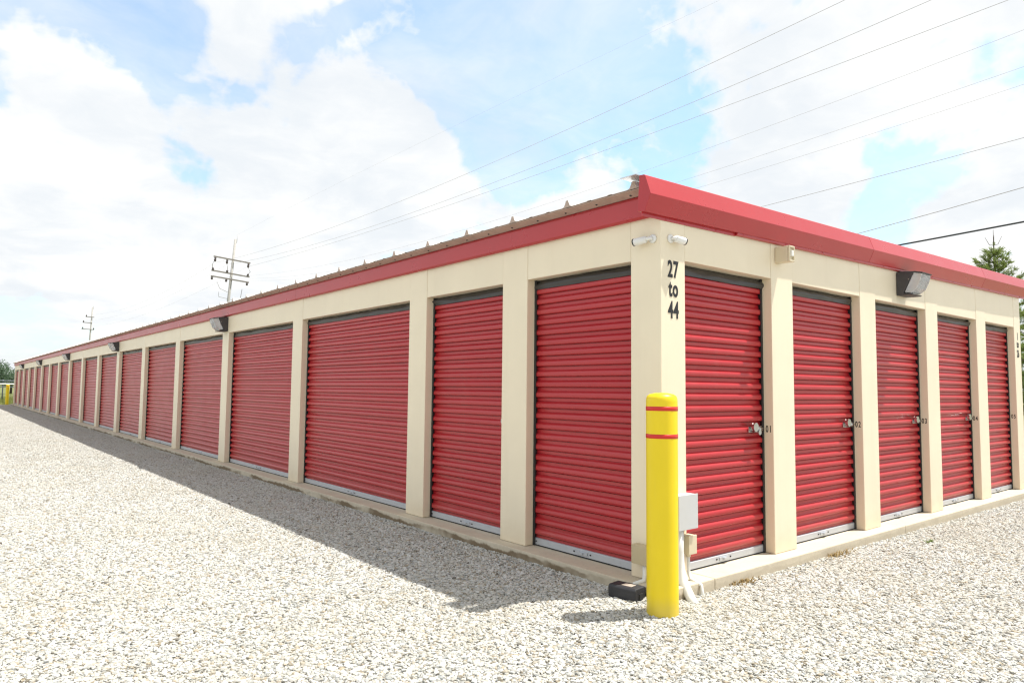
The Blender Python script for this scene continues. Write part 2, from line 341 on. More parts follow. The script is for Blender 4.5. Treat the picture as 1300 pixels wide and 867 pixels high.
# loose stones: far too many to count
inb = lambda x, y: -.13 < x < W_B+.13 and -.13 < y < L_B+.13
def keep(x, y):
    if inb(x, y): return False
    d = Vector((x-CAM.x, y-CAM.y)); L = d.length
    if not (1.2 < L < 56): return False
    if L > 20 and x < -2.6 - 12/L*2: return False
    a = math.degrees(math.atan2(d.x, d.y)); return -8 < a < 84 or L < 2.4
def yard_patch():
    o = grid(list(np.arange(-6.4, 9.2, .1)), list(np.arange(-4, 22, .1)) + list(np.arange(22, 53.4, .4)), keep, 'gravel', 'stone', kind='stuff')
    o['label'] = 'loose pale crushed limestone gravel covering the yard'; o['category'] = 'gravel'
    at = o.data.attributes.new('dens', 'FLOAT', 'POINT')
    LD = [(0, 10500), (5, 10500), (9, 7600), (15, 3400), (24, 2200), (56, 1300)]
    at.data.foreach_set('value', [float(np.interp(math.hypot(v.co.x-CAM.x, v.co.y-CAM.y), [a for a, _ in LD], [b for _, b in LD])) for v in o.data.vertices])
    ng = bpy.data.node_groups.new('scatter_stones', 'GeometryNodeTree')
    ng.interface.new_socket('Geometry', in_out='INPUT', socket_type='NodeSocketGeometry'); ng.interface.new_socket('Geometry', in_out='OUTPUT', socket_type='NodeSocketGeometry')
    gi = ng.nodes.new('NodeGroupInput'); go = ng.nodes.new('NodeGroupOutput'); LK = ng.links.new
    dp = ng.nodes.new('GeometryNodeDistributePointsOnFaces'); LK(gi.outputs[0], dp.inputs['Mesh'])
    na = ng.nodes.new('GeometryNodeInputNamedAttribute'); na.data_type = 'FLOAT'; na.inputs[0].default_value = 'dens'
    LK(na.outputs[0], dp.inputs['Density'])
    g2i = ng.nodes.new('GeometryNodeGeometryToInstance')
    for k in range(7):
        ic = ng.nodes.new('GeometryNodeMeshIcoSphere'); ic.inputs['Radius'].default_value = 1; ic.inputs['Subdivisions'].default_value = 2
        spn = ng.nodes.new('GeometryNodeSetPosition'); LK(ic.outputs[0], spn.inputs[0])
        pos = ng.nodes.new('GeometryNodeInputPosition')
        add = ng.nodes.new('ShaderNodeVectorMath'); add.operation = 'ADD'; add.inputs[1].default_value = (k*7.3, k*3.1, k*1.7); LK(pos.outputs[0], add.inputs[0])
        vo = ng.nodes.new('ShaderNodeTexVoronoi'); vo.inputs['Scale'].default_value = .95; LK(add.outputs[0], vo.inputs['Vector'])
        mr = ng.nodes.new('ShaderNodeMath'); mr.operation = 'MULTIPLY_ADD'; mr.inputs[1].default_value = -.75; mr.inputs[2].default_value = 1.35; LK(vo.outputs['Distance'], mr.inputs[0])
        sc_ = ng.nodes.new('ShaderNodeVectorMath'); sc_.operation = 'SCALE'; LK(pos.outputs[0], sc_.inputs[0]); LK(mr.outputs[0], sc_.inputs['Scale'])
        LK(sc_.outputs[0], spn.inputs['Position'])
        smt = ng.nodes.new('GeometryNodeSetMaterial'); smt.inputs['Material'].default_value = MATS['stone']; LK(spn.outputs[0], smt.inputs[0])
        LK(smt.outputs[0], g2i.inputs[0])
    iop = ng.nodes.new('GeometryNodeInstanceOnPoints'); LK(dp.outputs['Points'], iop.inputs['Points']); LK(g2i.outputs[0], iop.inputs['Instance'])
    iop.inputs['Pick Instance'].default_value = True
    ri = ng.nodes.new('FunctionNodeRandomValue'); ri.data_type = 'INT'
    [s for s in ri.inputs if s.type == 'INT' and s.name == 'Max'][0].default_value = 6
    LK([s for s in ri.outputs if s.type == 'INT'][0], iop.inputs['Instance Index'])
    def rv(lo, hi, seed):
        n = ng.nodes.new('FunctionNodeRandomValue'); n.data_type = 'FLOAT_VECTOR'; n.inputs[0].default_value = lo; n.inputs[1].default_value = hi
        n.inputs['Seed'].default_value = seed; return n.outputs[0]
    LK(rv((-.4, -.4, 0), (.4, .4, 6.28), 3), iop.inputs['Rotation'])
    rs = ng.nodes.new('FunctionNodeRandomValue'); rs.data_type = 'FLOAT'; fl = [s for s in rs.inputs if s.type == 'VALUE']; fl[0].default_value = 0; fl[1].default_value = 1; rs.inputs['Seed'].default_value = 9
    ro = [s for s in rs.outputs if s.type == 'VALUE'][0]
    pw = ng.nodes.new('ShaderNodeMath'); pw.operation = 'POWER'; LK(ro, pw.inputs[0]); pw.inputs[1].default_value = 3.2
    ma = ng.nodes.new('ShaderNodeMath'); ma.operation = 'MULTIPLY_ADD'; LK(pw.outputs[0], ma.inputs[0]); ma.inputs[1].default_value = 1.15; ma.inputs[2].default_value = .58
    vs = ng.nodes.new('ShaderNodeVectorMath'); vs.operation = 'SCALE'; LK(rv((.0078, .0062, .0038), (.0118, .0094, .0062), 5), vs.inputs[0]); LK(ma.outputs[0], vs.inputs['Scale'])
    LK(vs.outputs[0], iop.inputs['Scale'])
    tr = ng.nodes.new('GeometryNodeTranslateInstances'); LK(iop.outputs[0], tr.inputs[0]); tr.inputs['Local Space'].default_value = False
    LK(rv((0, 0, -.002), (0, 0, .007), 6), tr.inputs['Translation'])
    LK(tr.outputs[0], go.inputs[0])
    md = o.modifiers.new('scatter', 'NODES'); md.node_group = ng
yard_patch()

# ------------------------------------------------------------------ the storage building
PW, CP, HEAD = .322, .26, 2.136
TOPL = 2.56
RK = lambda x: 2.40 + .0212*x                      # foot of the gable trim
B = empty('storage_building', (0, 0, 0), 'long low cream self storage building with red roll-up doors and red trim', 'building')
bays_l = [1.524, 3.048] + [3.048*(i+1) for i in range(1, 16)]
bays_r = [1.524*i for i in range(1, 5)]
DEP = .15
# foundation sections (butted, with real joints)
def slab(x0, x1, y0, y1):
    MB().box(x0, x1, y0, y1, -.3, 0).obj('foundation_section', 'concrete', B, bevel=.008)
js = [-.12, 3.12, 9.2, 15.3, 21.4, 27.5, 33.6, 39.7, 45.8, L_B+.12]
for a, b_ in zip(js[:-1], js[1:]): slab(-.12, .4, a+(.0015 if a > 0 else 0), b_-.0015)
jr = [.402, 3.45, W_B+.12]
for a, b_ in zip(jr[:-1], jr[1:]): slab(a+.0015, b_-.0015, -.12, .4)
slab(W_B-.4, W_B+.12, .403, L_B+.12)
slab(.402, W_B-.402, L_B-.4, L_B+.12)
MB().box(.402, W_B-.402, .402, L_B-.402, -.3, -.004).obj('floor_slab', 'concrete', B)
# piers
def rbox(x0, x1, y0, y1, z0, ztop):
    mb = MB(); mb.v = [(x0, y0, z0), (x1, y0, z0), (x1, y1, z0), (x0, y1, z0), (x0, y0, ztop(x0)), (x1, y0, ztop(x1)), (x1, y1, ztop(x1)), (x0, y1, ztop(x0))]
    for q in ((0, 3, 2, 1), (4, 5, 6, 7), (0, 1, 5, 4), (1, 2, 6, 5), (2, 3, 7, 6), (3, 0, 4, 7)): mb.face(list(q))
    return mb
zr = lambda x: RK(x) + .09
piers = {}
piers['c0'] = rbox(0, CP, 0, CP, .002, lambda x: zr(0)).obj('corner_pier', 'cream_metal', B, bevel=.005)
piers['c1'] = rbox(W_B-CP, W_B, 0, CP, .002, zr).obj('corner_pier', 'cream_metal', B, bevel=.005)
rbox(0, CP, L_B-CP, L_B, .002, lambda x: TOPL).obj('corner_pier', 'cream_metal', B, bevel=.005)
pm = MB().box(0, DEP, -PW/2, PW/2, .002, TOPL-.01).mesh('pier', 'cream_metal', .005)
for y in bays_l: link('pier', pm, B, (0, y, 0))
for i, x in enumerate(bays_r): piers[i] = rbox(x-PW/2, x+PW/2, 0, DEP, .002, zr).obj('pier', 'cream_metal', B, bevel=.005)
# openings
op_l = []; prev = CP
for y in bays_l: op_l.append((prev, y-PW/2)); prev = y+PW/2
op_l.append((prev, L_B-CP))
op_r = []; prev = CP
for x in bays_r: op_r.append((prev, x-PW/2)); prev = x+PW/2
op_r.append((prev, W_B-CP))
GAP = .0025
for a, b_ in op_l: MB().box(.0025, DEP, a+GAP, b_-GAP, HEAD, TOPL-.012).obj('header_panel', 'cream_metal', B, bevel=.003)
for a, b_ in op_r: rbox(a+GAP, b_-GAP, .0025, DEP, HEAD, zr).obj('header_panel', 'cream_metal', B, bevel=.003)
# the two far walls, plain ribbed sheet
MB().box(W_B-.05, W_B, CP+.002, L_B-.002, .002, RK(W_B)+.1).obj('side_wall', 'cream_metal', B)
MB().box(CP+.002, W_B-.052, L_B-.05, L_B, .002, TOPL).obj('end_wall', 'cream_metal', B)

# ---- roll-up doors
NS, Z0, Z1 = 24, .062, 2.074
PS = (Z1-Z0)/NS
key = [(0, .008), (.20, .008), (.265, .008), (.285, .018), (.325, .018), (.34, -.002), (.375, -.0125), (.43, -.0155), (.58, -.0165), (.72, -.0155), (.79, -.0125), (.88, -.001), (.95, .006), (1, .008)]
def slat_mesh(w):
    mb = MB(); n = len(key)
    for x in (-w/2, w/2): mb.v += [(x, .1+k[1], k[0]*PS) for k in key]
    for i in range(n-1): mb.face([i, n+i, n+i+1, i+1], 0, i > 5)
    return mb.mesh('slat', 'door_red')
def curtain_mesh(w):
    mb = MB(); pts = [(.1+k[1], Z0+(s+k[0])*PS) for s in range(NS) for k in key[:-1]] + [(.1+key[-1][1], Z1)]; n = len(pts)
    for x in (-w/2, w/2): mb.v += [(x, p[0], p[1]) for p in pts]
    for i in range(n-1): mb.face([i, n+i, n+i+1, i+1], 0, True)
    return mb.mesh('door', 'door_red')
def back_mesh(w): return MB().box(-w/2-.04, w/2+.04, .125, .132, .01, 2.12).mesh('door', 'door_back')
def bar_mesh(w):
    mb = MB()
    mb.prism([(.088, .012), (.088, .058), (.094, .063), (.116, .063), (.116, .012)], lambda p, q, t: (t, p, q), -w/2+.012, w/2-.012)
    mb.box(-w/2+.012, w/2-.012, .093, .113, .0015, .012, 1)
    mb.box(-.055, .055, .080, .0878, .026, .048, 0); mb.box(-.018, .018, .066, .0798, .030, .042, 0)
    for x in (-.085, .085): mb.box(x-.006, x+.006, .084, .0878, .032, .042, 2)
    mb.box(-w/2+.03, -w/2+.04, .084, .0878, .032, .042, 2)
    return mb.mesh('bottom_bar', ['bar_metal', 'rubber', 'letter_black'])
def strip_mesh(w, seed):
    mb = MB(); n = 26; rows = 5
    for r_ in range(rows):
        for i in range(n+1):
            x = -w/2 + w*i/n; k = r_/(rows-1)
            wv_ = noise.noise((x*2.6, seed*3.3, k*2.5))*.034*math.sin(k*3.1) + noise.noise((x*8, seed, k*3))*.008
            mb.v.append((x, .118 - .034*min(1, k*2.2) + wv_*.9 - .010*math.sin(k*3.0), HEAD+.004 - k*.082 + (noise.noise((x*2, seed+9, 0))*.006 if r_ == rows-1 else 0)))
    for r_ in range(rows-1):
        for i in range(n): a = r_*(n+1)+i; mb.face([a, a+1, a+n+2, a+n+1], 0, True)
    return mb.mesh('weather_strip', 'strip_rubber')
guide_me = MB().box(-.02, .004, .078, .086, .003, HEAD-.002).box(-.0035, .004, .0862, .122, .003, HEAD-.002).mesh('guide', 'guide_shadow')
def latch_mesh(padlock):
    mb = MB()
    mb.box(-.05, .13, .072, .080, -.022, .022)                           # slide plate
    mb.tube([(-.03, .064, .0), (.05, .064, .0), (.05, .064, .0), (.125, .064, .0)], [.0095, .0095, .014, .014], 10, 0)              # bolt
    c = Vector((.02, .058, .006))
    mb.prism([(.034*math.cos(a), .034*math.sin(a)) for a in np.linspace(0, 2*math.pi, 20)[:-1]], lambda p, q, t: (c.x+p-.02, t, c.z+q+.012), .038, .067, 0)
    if padlock:
        mb.prism([(.02*math.cos(a), .02*math.sin(a)) for a in np.linspace(0, 2*math.pi, 16)[:-1]], lambda p, q, t: (c.x+p+.022, t, c.z+q-.028), .032, .052, 1)
        sh = [(c.x+.012+.02*math.cos(a), .042, c.z-.016+.03*math.sin(a)) for a in np.linspace(-.3, math.pi+.3, 9)]
        mb.tube(sh, .0045, 6, 1)
        mb.tube([(c.x+.0, .050, c.z+.015), (c.x+.045, .046, c.z-.04)], .010, 8, 1)
    return mb.mesh('latch', ['chrome', 'chrome'])
latch_a, latch_b = latch_mesh(True), latch_mesh(False)
def short_latch():
    mb = MB(); mb.box(-.04, .03, .072, .080, -.022, .022)
    mb.prism([(.034*math.cos(a), .034*math.sin(a)) for a in np.linspace(0, 2*math.pi, 20)[:-1]], lambda p, q, t: (p, t, .018+q), .05, .0718, 0)
    return mb.mesh('latch', ['chrome'])
latch_s = short_latch()
cache = {}
def meshes(w):
    k = round(w, 3)
    if k not in cache: cache[k] = dict(slat=slat_mesh(w), curtain=curtain_mesh(w), back=back_mesh(w), bar=bar_mesh(w), strip=[strip_mesh(w, s) for s in (1, 2, 3)])
    return cache[k]
def door(a, b_, left, fine, i):
    w = b_-a; mm = meshes(w); c = (a+b_)/2
    loc, rz = ((0, c, 0), -math.pi/2) if left else ((c, 0, 0), 0)
    d = link('door', mm['back' if fine else 'curtain'], B, loc, rz)
    if fine:
        for s in range(NS):
            o = link('slat', mm['slat'], d, (0, random.uniform(-.0008, .0008), Z0+s*PS), 0)
            o.rotation_euler.x = random.uniform(-.012, .012)
    link('bottom_bar', mm['bar'], d); link('weather_strip', mm['strip'][i % 3], d)
    g1 = link('guide', guide_me, d, (w/2-.0045, 0, 0)); g2 = link('guide', guide_me, d, (-w/2+.0045, 0, 0)); g2.scale.x = -1
    if i not in (0, 104):
        link('latch', latch_s if left else (latch_a if i == 100 else latch_b), d, (w/2-(.036 if left else .178), 0, .955))
    return d
for i, (a, b_) in enumerate(op_l): door(a, b_, True, i < 7, i)
for i, (a, b_) in enumerate(op_r): door(a, b_, False, True, 100+i)

# ---- lettering
def text_mesh(s, size, sx, bold=0, sp=1.0):
    cu = bpy.data.curves.new('t', 'FONT'); cu.body = s; cu.size = size; cu.align_x = 'CENTER'; cu.align_y = 'CENTER'; cu.extrude = .0008; cu.offset = bold; cu.space_character = sp; cu.resolution_u = 4
    o = bpy.data.objects.new('t', cu); COL.objects.link(o); bpy.context.view_layer.update()
    me = bpy.data.meshes.new_from_object(o.evaluated_get(bpy.context.evaluated_depsgraph_get()))
    bpy.data.objects.remove(o); bpy.data.curves.remove(cu)
    xs_ = [v.co.x for v in me.vertices]; ys_ = [v.co.y for v in me.vertices]; cx, cy = (min(xs_)+max(xs_))/2, (min(ys_)+max(ys_))/2
    for v in me.vertices: v.co.x = (v.co.x-cx)*sx; v.co.y -= cy
    me.materials.clear(); me.materials.append(MATS['letter_black']); return me
def put_text(s, size, sx, loc, rot, parent, bold=0, sp=1.0):
    o = link('lettering', text_mesh(s, size, sx, bold, sp), parent, loc); o.rotation_euler = rot; return o
FR = (math.pi/2, 0, 0); FJ = (math.pi/2, 0, -math.pi/2)
for s, z in (('27', 2.062), ('to', 1.925), ('44', 1.788)): put_text(s, .156, .68, (.130, -.0015, z), FR, piers['c0'], .0048, 1.12)
for s, z in (('1', 2.02), ('to', 1.91), ('26', 1.79)): put_text(s, .135, .72, (W_B-.13, -.0015, z), FR, piers['c1'], .0035, .98)
for i, s in enumerate(('01', '02', '03', '04', '05')):
    xj = op_r[i][1]
    put_text(s, .074, .62, (xj-.0015, .043, .955), FJ, piers[i] if i < 4 else piers['c1'], .001, 1.25)

# ---- trims and roof
def rake(x0, x1, name='rake_trim'):
    poly = [(.03, .012), (-.030, .002), (-.034, .006), (-.082, .112), (-.036, .240), (-.028, .247), (.012, .250)]
    MB().prism(poly, lambda p, q, t: (t, p, q+RK(t)), x0, x1).obj(name, 'trim_red', B, bevel=.003)
for a, b_ in ((-.2, 3.02), (3.024, 6.05), (6.054, W_B+.16)): rake(a, b_)
for a, b_ in ((-.2, .86),):
    MB().prism([(-.0075, -.020), (-.0035, -.022), (-.0035, .006), (-.0075, .006)], lambda p, q, t: (t, p, q+RK(t)), a, b_).obj('trim_flange', 'trim_red', B)
MB().prism([(-.026, -.012), (-.006, -.018), (-.006, .004), (-.026, .004)], lambda p, q, t: (t, p, q+RK(t)), .863, W_B+.16).obj('trim_flange', 'trim_red', B)
ey = [.034] + [6.1*i for i in range(1, 8)] + [48.8, L_B+.15]
for a, b_ in zip(ey[:-1], ey[1:]):
    MB().prism([(-.004, 2.412), (-.018, 2.406), (-.040, 2.420), (-.046, 2.545), (-.034, 2.566), (-.004, 2.566)], lambda p, q, t: (p, t, q), a, b_-.0015).obj('eave_trim', 'trim_red', B, bevel=.002)
    MB().prism([(-.036, 2.567), (-.118, 2.588), (-.118, 2.594), (-.036, 2.574)], lambda p, q, t: (p, t, q), a, b_-.001).obj('closure_strip', 'taupe_shaded', B)
screw_me = MB().tube([(0, 0, 0), (0, 0, -.003), (0, 0, -.007)], [.008, .008, .005], 8).mesh('screw', 'bronze_housing')
for k in range(44): link('screw', screw_me, B, (-.072, .20+.32*k, 2.5755))
rk_screw = MB().tube([(0, 0, 0), (0, -.004, 0)], [.006, .004], 8).mesh('screw', 'trim_red')
for x in (.05, .62): link('screw', rk_screw, B, (x, -.0078, RK(x)-.010))
for k in range(12): x = .95+.6*k; link('screw', rk_screw, B, (x, -.0262, RK(x)-.004))
RS = .64; zro = lambda x: 2.598 + .0208*(x+.12)
seam = [(0, 0), (.020, .006), (.036, .034), (.040, .049), (.066, .049), (.070, .034), (.086, .006), (.106, 0)]
prof = seam + [(.24, 0), (.25, .004), (.28, .004), (.29, 0), (.44, 0), (.45, .004), (.48, .004), (.49, 0), (RS, 0)]
rp = MB(); n = len(prof)
for x in (-.125, W_B+.1): rp.v += [(x, p, zro(x)+q) for p, q in prof] + [(x, p, zro(x)+q-.003) for p, q in prof]
for i in range(n-1):
    rp.face([i, i+1, 2*n+i+1, 2*n+i], 0); rp.face([n+i, 3*n+i, 3*n+i+1, n+i+1], 1); rp.face([i, n+i, n+i+1, i+1], 1)
rp.face([n+k for k in range(8)], 1)                                    # closed seam end
roof_me = rp.mesh('roof_panel', ['roof_white', 'taupe_shaded'])
nP = int((L_B)/RS)
for i in range(nP): link('roof_panel', roof_me, B, (0, .078+RS*i, 0))
MB().box(-.2, W_B+.05, .031, .16, 2.660, 2.668).mesh('x', 'galv')
MB().prism([(.031, .0), (.165, .0), (.165, .006), (.031, .006)], lambda p, q, t: (t, p, q+zro(t)+.056), -.215, W_B+.1).obj('edge_flashing', 'galv', B)

# ------------------------------------------------------------------ wall fixtures
def wall_light(loc, rz, label, group):
    e = empty('wall_light', loc, label, 'wall light', group, rz)         # local: x along the wall, -y outwards, z up
    X = lambda p, q, t: (t, p, q); h = .118
    MB().prism([(0, -.118), (0, .118), (-.05, .122), (-.165, .112), (-.07, -.085), (-.06, -.118)], X, -h, h).obj('housing', 'bronze_housing', e, bevel=.006)
    MB().prism([(-.165, .1125), (-.243, .094), (-.240, .082), (-.164, .099)], X, -h, h).obj('visor', 'bronze_housing', e, bevel=.002)
    MB().prism([(-.1605, .098), (-.236, .081), (-.222, .02), (-.185, -.06), (-.13, -.10), (-.074, -.088)], X, -h+.006, h-.006).obj('lens', 'lens_glass', e, bevel=.006)
    MB().prism([(-.058, -.119), (-.14, -.119), (-.145, -.109), (-.058, -.104)], X, -h, h).obj('sill', 'bronze_housing', e, bevel=.002)
    for s in (-1, 1): MB().prism([(.005*math.cos(a), .005*math.sin(a)) for a in np.linspace(0, 6.28, 9)[:-1]], lambda p, q, t: (t*s, -.115+p, .035+q), h, h+.004).obj('screw', 'chrome', e)
wall_light((3.81, -.001, 2.333), 0, 'bronze wall light on the gable end above the third short-side door', None)
for k in range(1, 6):
    wall_light((-.001, 9.144*k, 2.275), -math.pi/2, 'bronze wall light on the %s pier along the long side from the numbered corner' % ('fourth', 'seventh', 'tenth', 'thirteenth', 'sixteenth')[k-1], 'wall lights along the long side')

def sec_cam(base, nrm, pts, label):
    e = empty('security_camera', base, label, 'camera')
    n_ = Vector(nrm); v = lambda d, *a: None
    MB().tube([n_*.0005, n_*.010, n_*.016], [.030, .030, .02], 18).obj('base_plate', 'camera_white', e)
    p = [Vector(q) for q in pts]
    MB().tube([n_*.012, n_*.040, p[0]+(p[1]-p[0])*.35], [.013, .013, .012], 10).obj('bracket', 'camera_white', e)
    d = (p[1]-p[0])
    MB().tube([p[0], p[0]+d*.04, p[0]+d*.9, p[1]], [.017, .023, .0255, .0255], 18).obj('body', 'camera_white', e)
    MB().tube([p[1]+d*.002, p[1]+d*.09], [.0262, .0262], 18).obj('lens_ring', 'gloss_black', e)
sec_cam((0, .062, 2.262), (-1, 0, 0), [(-.040, .028, -.004), (-.052, .118, -.012)], 'white bullet security camera on the corner facing down the long side')
sec_cam((.098, 0, 2.266), (0, -1, 0), [(.008, -.040, -.004), (.088, -.052, -.012)], 'white bullet security camera on the corner above the black numbers')

e = empty('wall_box', (1.458, 0, 2.327), 'small beige box fixture with open rounded front under the gable trim', 'fixture')
mb = MB(); mb.box(-.041, .041, -.112, -.0005, -.063, .063); mb.obj('case', 'beige_plastic', e, bevel=.010)
fr = MB()
for a in ((-.041, -.031, -.063, .063), (.031, .041, -.063, .063)): fr.box(a[0], a[1], -.128, -.1125, a[2], a[3])
fr.box(-.0308, .0308, -.128, -.1125, .049, .063); fr.box(-.0308, .0308, -.128, -.1125, -.063, -.049)
fr.obj('front_rim', 'beige_plastic', e, bevel=.003)
MB().box(-.013, .015, -.134, -.1125, -.02, .026).obj('lamp', 'camera_white', e, bevel=.004)

# ---- electrical boxes and conduits at the corner
e = empty('electrical_box', (.16, 0, .455), 'light grey electrical box with white pipe, on the corner behind the yellow bollard', 'electrical box')
MB().box(-.1, .094, -.088, -.002, -.108, .110).obj('case', 'grey_box', e, bevel=.004)
MB().box(-.104, .098, -.094, -.0885, -.112, .114).obj('cover', 'grey_box', e, bevel=.003)
q = [(-.05, -.05, -.109), (-.05, -.05, -.25), (-.05, -.058, -.36), (-.06, -.09, -.44), (-.08, -.16, -.515), (-.105, -.23, -.57)]
MB().tube(q, .031, 12).obj('conduit', 'pvc_white', e)
e = empty('outlet_box', (.225, 0, .235), 'small beige outlet box with thin jointed pipe below the grey box', 'outlet box')
MB().box(-.035, .047, -.062, -.001, -.062, .058).obj('case', 'beige_plastic', e, bevel=.006)
MB().box(-.037, .049, -.072, -.0625, -.064, .060).obj('cover', 'beige_plastic', e, bevel=.004)
MB().tube([(.01, -.03, -.062), (.01, -.03, -.16), (.012, -.033, -.2), (.006, -.05, -.225), (.008, -.122-.012, -.25), (.01, -.138, -.30), (.012, -.14, -.36)], .0115, 10).obj('conduit', 'pvc_white', e)
MB().tube([(.01, -.03, -.0625), (.01, -.03, -.085)], .017, 10).obj('conduit_fitting', 'beige_plastic', e)
e = empty('junction_box', (0, .145, .168), 'tan junction box with white pipe low on the corner of the long side', 'junction box')
MB().box(-.062, -.001, -.07, .062, -.062, .062).obj('case', 'tan_box', e, bevel=.004)
MB().tube([(-.035, -.03, -.0625), (-.035, -.03, -.13), (-.045, -.03, -.162), (-.135, -.03, -.165), (-.142, -.03, -.26)], .014, 10).obj('conduit', 'pvc_white', e)

# ------------------------------------------------------------------ bollards
def bollard(loc, label):
    e = empty('bollard', loc, label, 'bollard'); r = .094
    prof_ = [(r*.998, -.1), (r, .0), (r, 1.262), (r*.985, 1.282), (r*.92, 1.297), (r*.75, 1.308), (r*.4, 1.315), (.001, 1.317)]
    MB().tube([(0, 0, z) for _, z in prof_], [p for p, _ in prof_], 40).obj('sleeve', 'yellow_plastic', e)
    for z in (1.222, 1.058): MB().tube([(0, 0, z-.0135), (0, 0, z-.0125), (0, 0, z+.0125), (0, 0, z+.0135)], [r-.004, r+.0012, r+.0012, r-.004], 40, cap=False).obj('reflective_band', 'red_tape', e)
bollard((-.282, -.228, -.085), 'yellow bollard with two red bands beside the corner marked 27 to 44')
bollard((-.30, 52.2, -.085), 'far yellow bollard at the other end of the long red-door side')

# bait station
e = empty('bait_station', (-.208, .112, -.076), 'small black plastic box with a sticker lying on the gravel beside the slab', 'bait box', None, R(8))
mb = MB()
mb.prism([(-.062, 0), (.062, 0), (.062, .072), (.05, .084), (-.05, .084), (-.062, .072)], lambda p, q, t: (p, t, q), -.1, .105)
mb.obj('case', 'bait_black', e, bevel=.006)
MB().box(-.028, .028, -.048, .026, .0843, .0858).obj('label', 'sticker', e)
MB().box(-.022, .022, -.1055, -.0995, .008, .05).obj('entry_hole_plate', 'hole_shade', e)  # solid plate, its near-black colour painted for the shade inside a hole

# ------------------------------------------------------------------ power line
def pole(name, base, H, lean, label, arms, rods):
    e = empty(name, base, label, 'utility pole', 'utility poles behind the building'); e.rotation_euler.y = lean
    MB().tube([(0, 0, -1), (0, 0, 0), (0, 0, H*.5), (0, 0, H)], [.17, .16, .13, .10], 12).obj('post', 'pole_wood', e)
    MB().tube([(.14, 0, H-.3), (.14, 0, H+.45)], .02, 6).obj('lightning_rod', 'wire_grey', e)
    for (z, x0, x1, y, ins) in arms:
        MB().box(x0, x1, y-.05, y+.05, z-.055, z+.055).obj('crossarm', 'arm_wood', e)
        for (x, dz) in ins:
            ds = sorted((0, dz)); zz_ = [z+(.07 if dz > 0 else -.07), z+dz*.3, z+dz*.5, z+dz*.7, z+dz]
            MB().tube([(x, y, k) for k in zz_], [.045, .12, .06, .12, .05], 8).obj('insulator', 'insulator', e)
    for r_ in rods: MB().tube(r_, .025, 6).obj('jumper', 'wire_grey', e)
    return e
P1 = (14.9, 60, -.2); P2 = (15.2, 133, -.2)
pole('utility_pole', P1, 14.5, R(4.2), 'tall wooden utility pole with three crossarms rising above the roof',
     [(12.6, -1.7, 1.45, -.2, ((-1.55, -.45), (-.55, -.45), (1.3, -.45))), (11.35, -1.75, 1.5, -.22, ((-1.65, .25), (-.45, .25), (1.35, .25))), (10.85, -1.75, 1.5, -.22, ((-1.65, -.3), (-.45, -.3), (1.35, -.3)))],
     [[(-1.6, -.2, 12.2), (-1.75, -.25, 11.9), (-1.68, -.2, 11.6)], [(1.3, -.2, 12.2), (1.5, -.3, 11.8), (1.38, -.2, 11.6)], [(-.55, -.2, 12.2), (-.5, -.3, 11.9), (-.45, -.2, 11.6)],
      [(-1.2, -.2, 10.5), (-.9, -.2, 9.9), (-.2, -.15, 9.7)], [(-.9, 0, 9.6), (-.85, 0, 9.2), (.3, 0, 9.1), (.45, 0, 9.5)], [(1.0, 0, 9.4), (1.05, 0, 10.2)]])
pole('utility_pole', P2, 14.6, R(1.8), 'far thin wooden utility pole with short side arms rising above the roof end',
     [(12.9, -.9, .35, -.15, ((-.8, .3),)), (11.9, -1.25, .1, -.15, ((-1.15, .3),)), (10.8, -1.35, .45, -.15, ((-1.2, .3), (.4, .3)))], [])
def wire(pts, r, label, mt='wire_grey', group='power line wires'):
    # quadratic through three (y, z) points at x
    (x, ya, za), (_, yb, zb), (_, yc, zc) = pts
    def f(y): return za*(y-yb)*(y-yc)/((ya-yb)*(ya-yc)) + zb*(y-ya)*(y-yc)/((yb-ya)*(yb-yc)) + zc*(y-ya)*(y-yb)/((yc-ya)*(yc-yb))
    n_ = 44; ys_ = [ya + (-15-ya)*i/n_ for i in range(n_+1)]
    MB().tube([(x, y, f(y)) for y in ys_], r, 6).obj('power_line', mt, label=label, cat='power line', group=group)
ENDS = ('crossarm end nearest the building', 'crossarm beside the post', 'crossarm end farthest from the building')
for q, k in zip(([(14.3, 59.8, 11.95), (14.3, 19.1, 11.02), (14.3, 5.3, 11.58)], [(15.3, 59.8, 11.9), (15.3, 20.4, 10.6), (15.3, 3.65, 11.2)], [(17.1, 59.8, 11.95), (17.1, 22.6, 11.1), (17.1, 2.45, 11.36)]), ENDS):
    wire(q, .008, 'overhead wire on the top %s of the near pole' % k)
for q, k in zip(([(14.2, 59.8, 10.7), (14.2, 11.3, 8.6), (14.2, 1.4, 9.16)], [(15.4, 59.8, 10.7), (15.4, 10.6, 8.36), (15.4, 1.75, 8.82)], [(17.2, 59.8, 10.7), (17.2, 11.5, 8.6), (17.2, 2.2, 9.08)]), ENDS):
    wire(q, .004, 'faint overhead wire on the lower %s of the near pole' % k, group='lower power line wires')
wire([(16, 60, 14.6), (16, 14.2, 14.46), (16, 10.2, 14.386)], .0025, 'very faint topmost static wire above the other wires', group='static wire')
wire([(16, 60, 8.3), (16, 7.9, 7.07), (16, 1.95, 7.34)], .008, 'thin grey cable below the bare wires', group='cables')
wire([(16, 60, 8.0), (16, 5.75, 5.70), (16, 1.98, 6.15)], .011, 'grey cable just above the thick black cable', group='cables')
wire([(15.8, 60, 6.8), (15.8, 4.6, 5.16), (15.8, 2.0, 5.28)], .021, 'thick black cable passing the top of the pine tree', 'wire_black', group='cables')
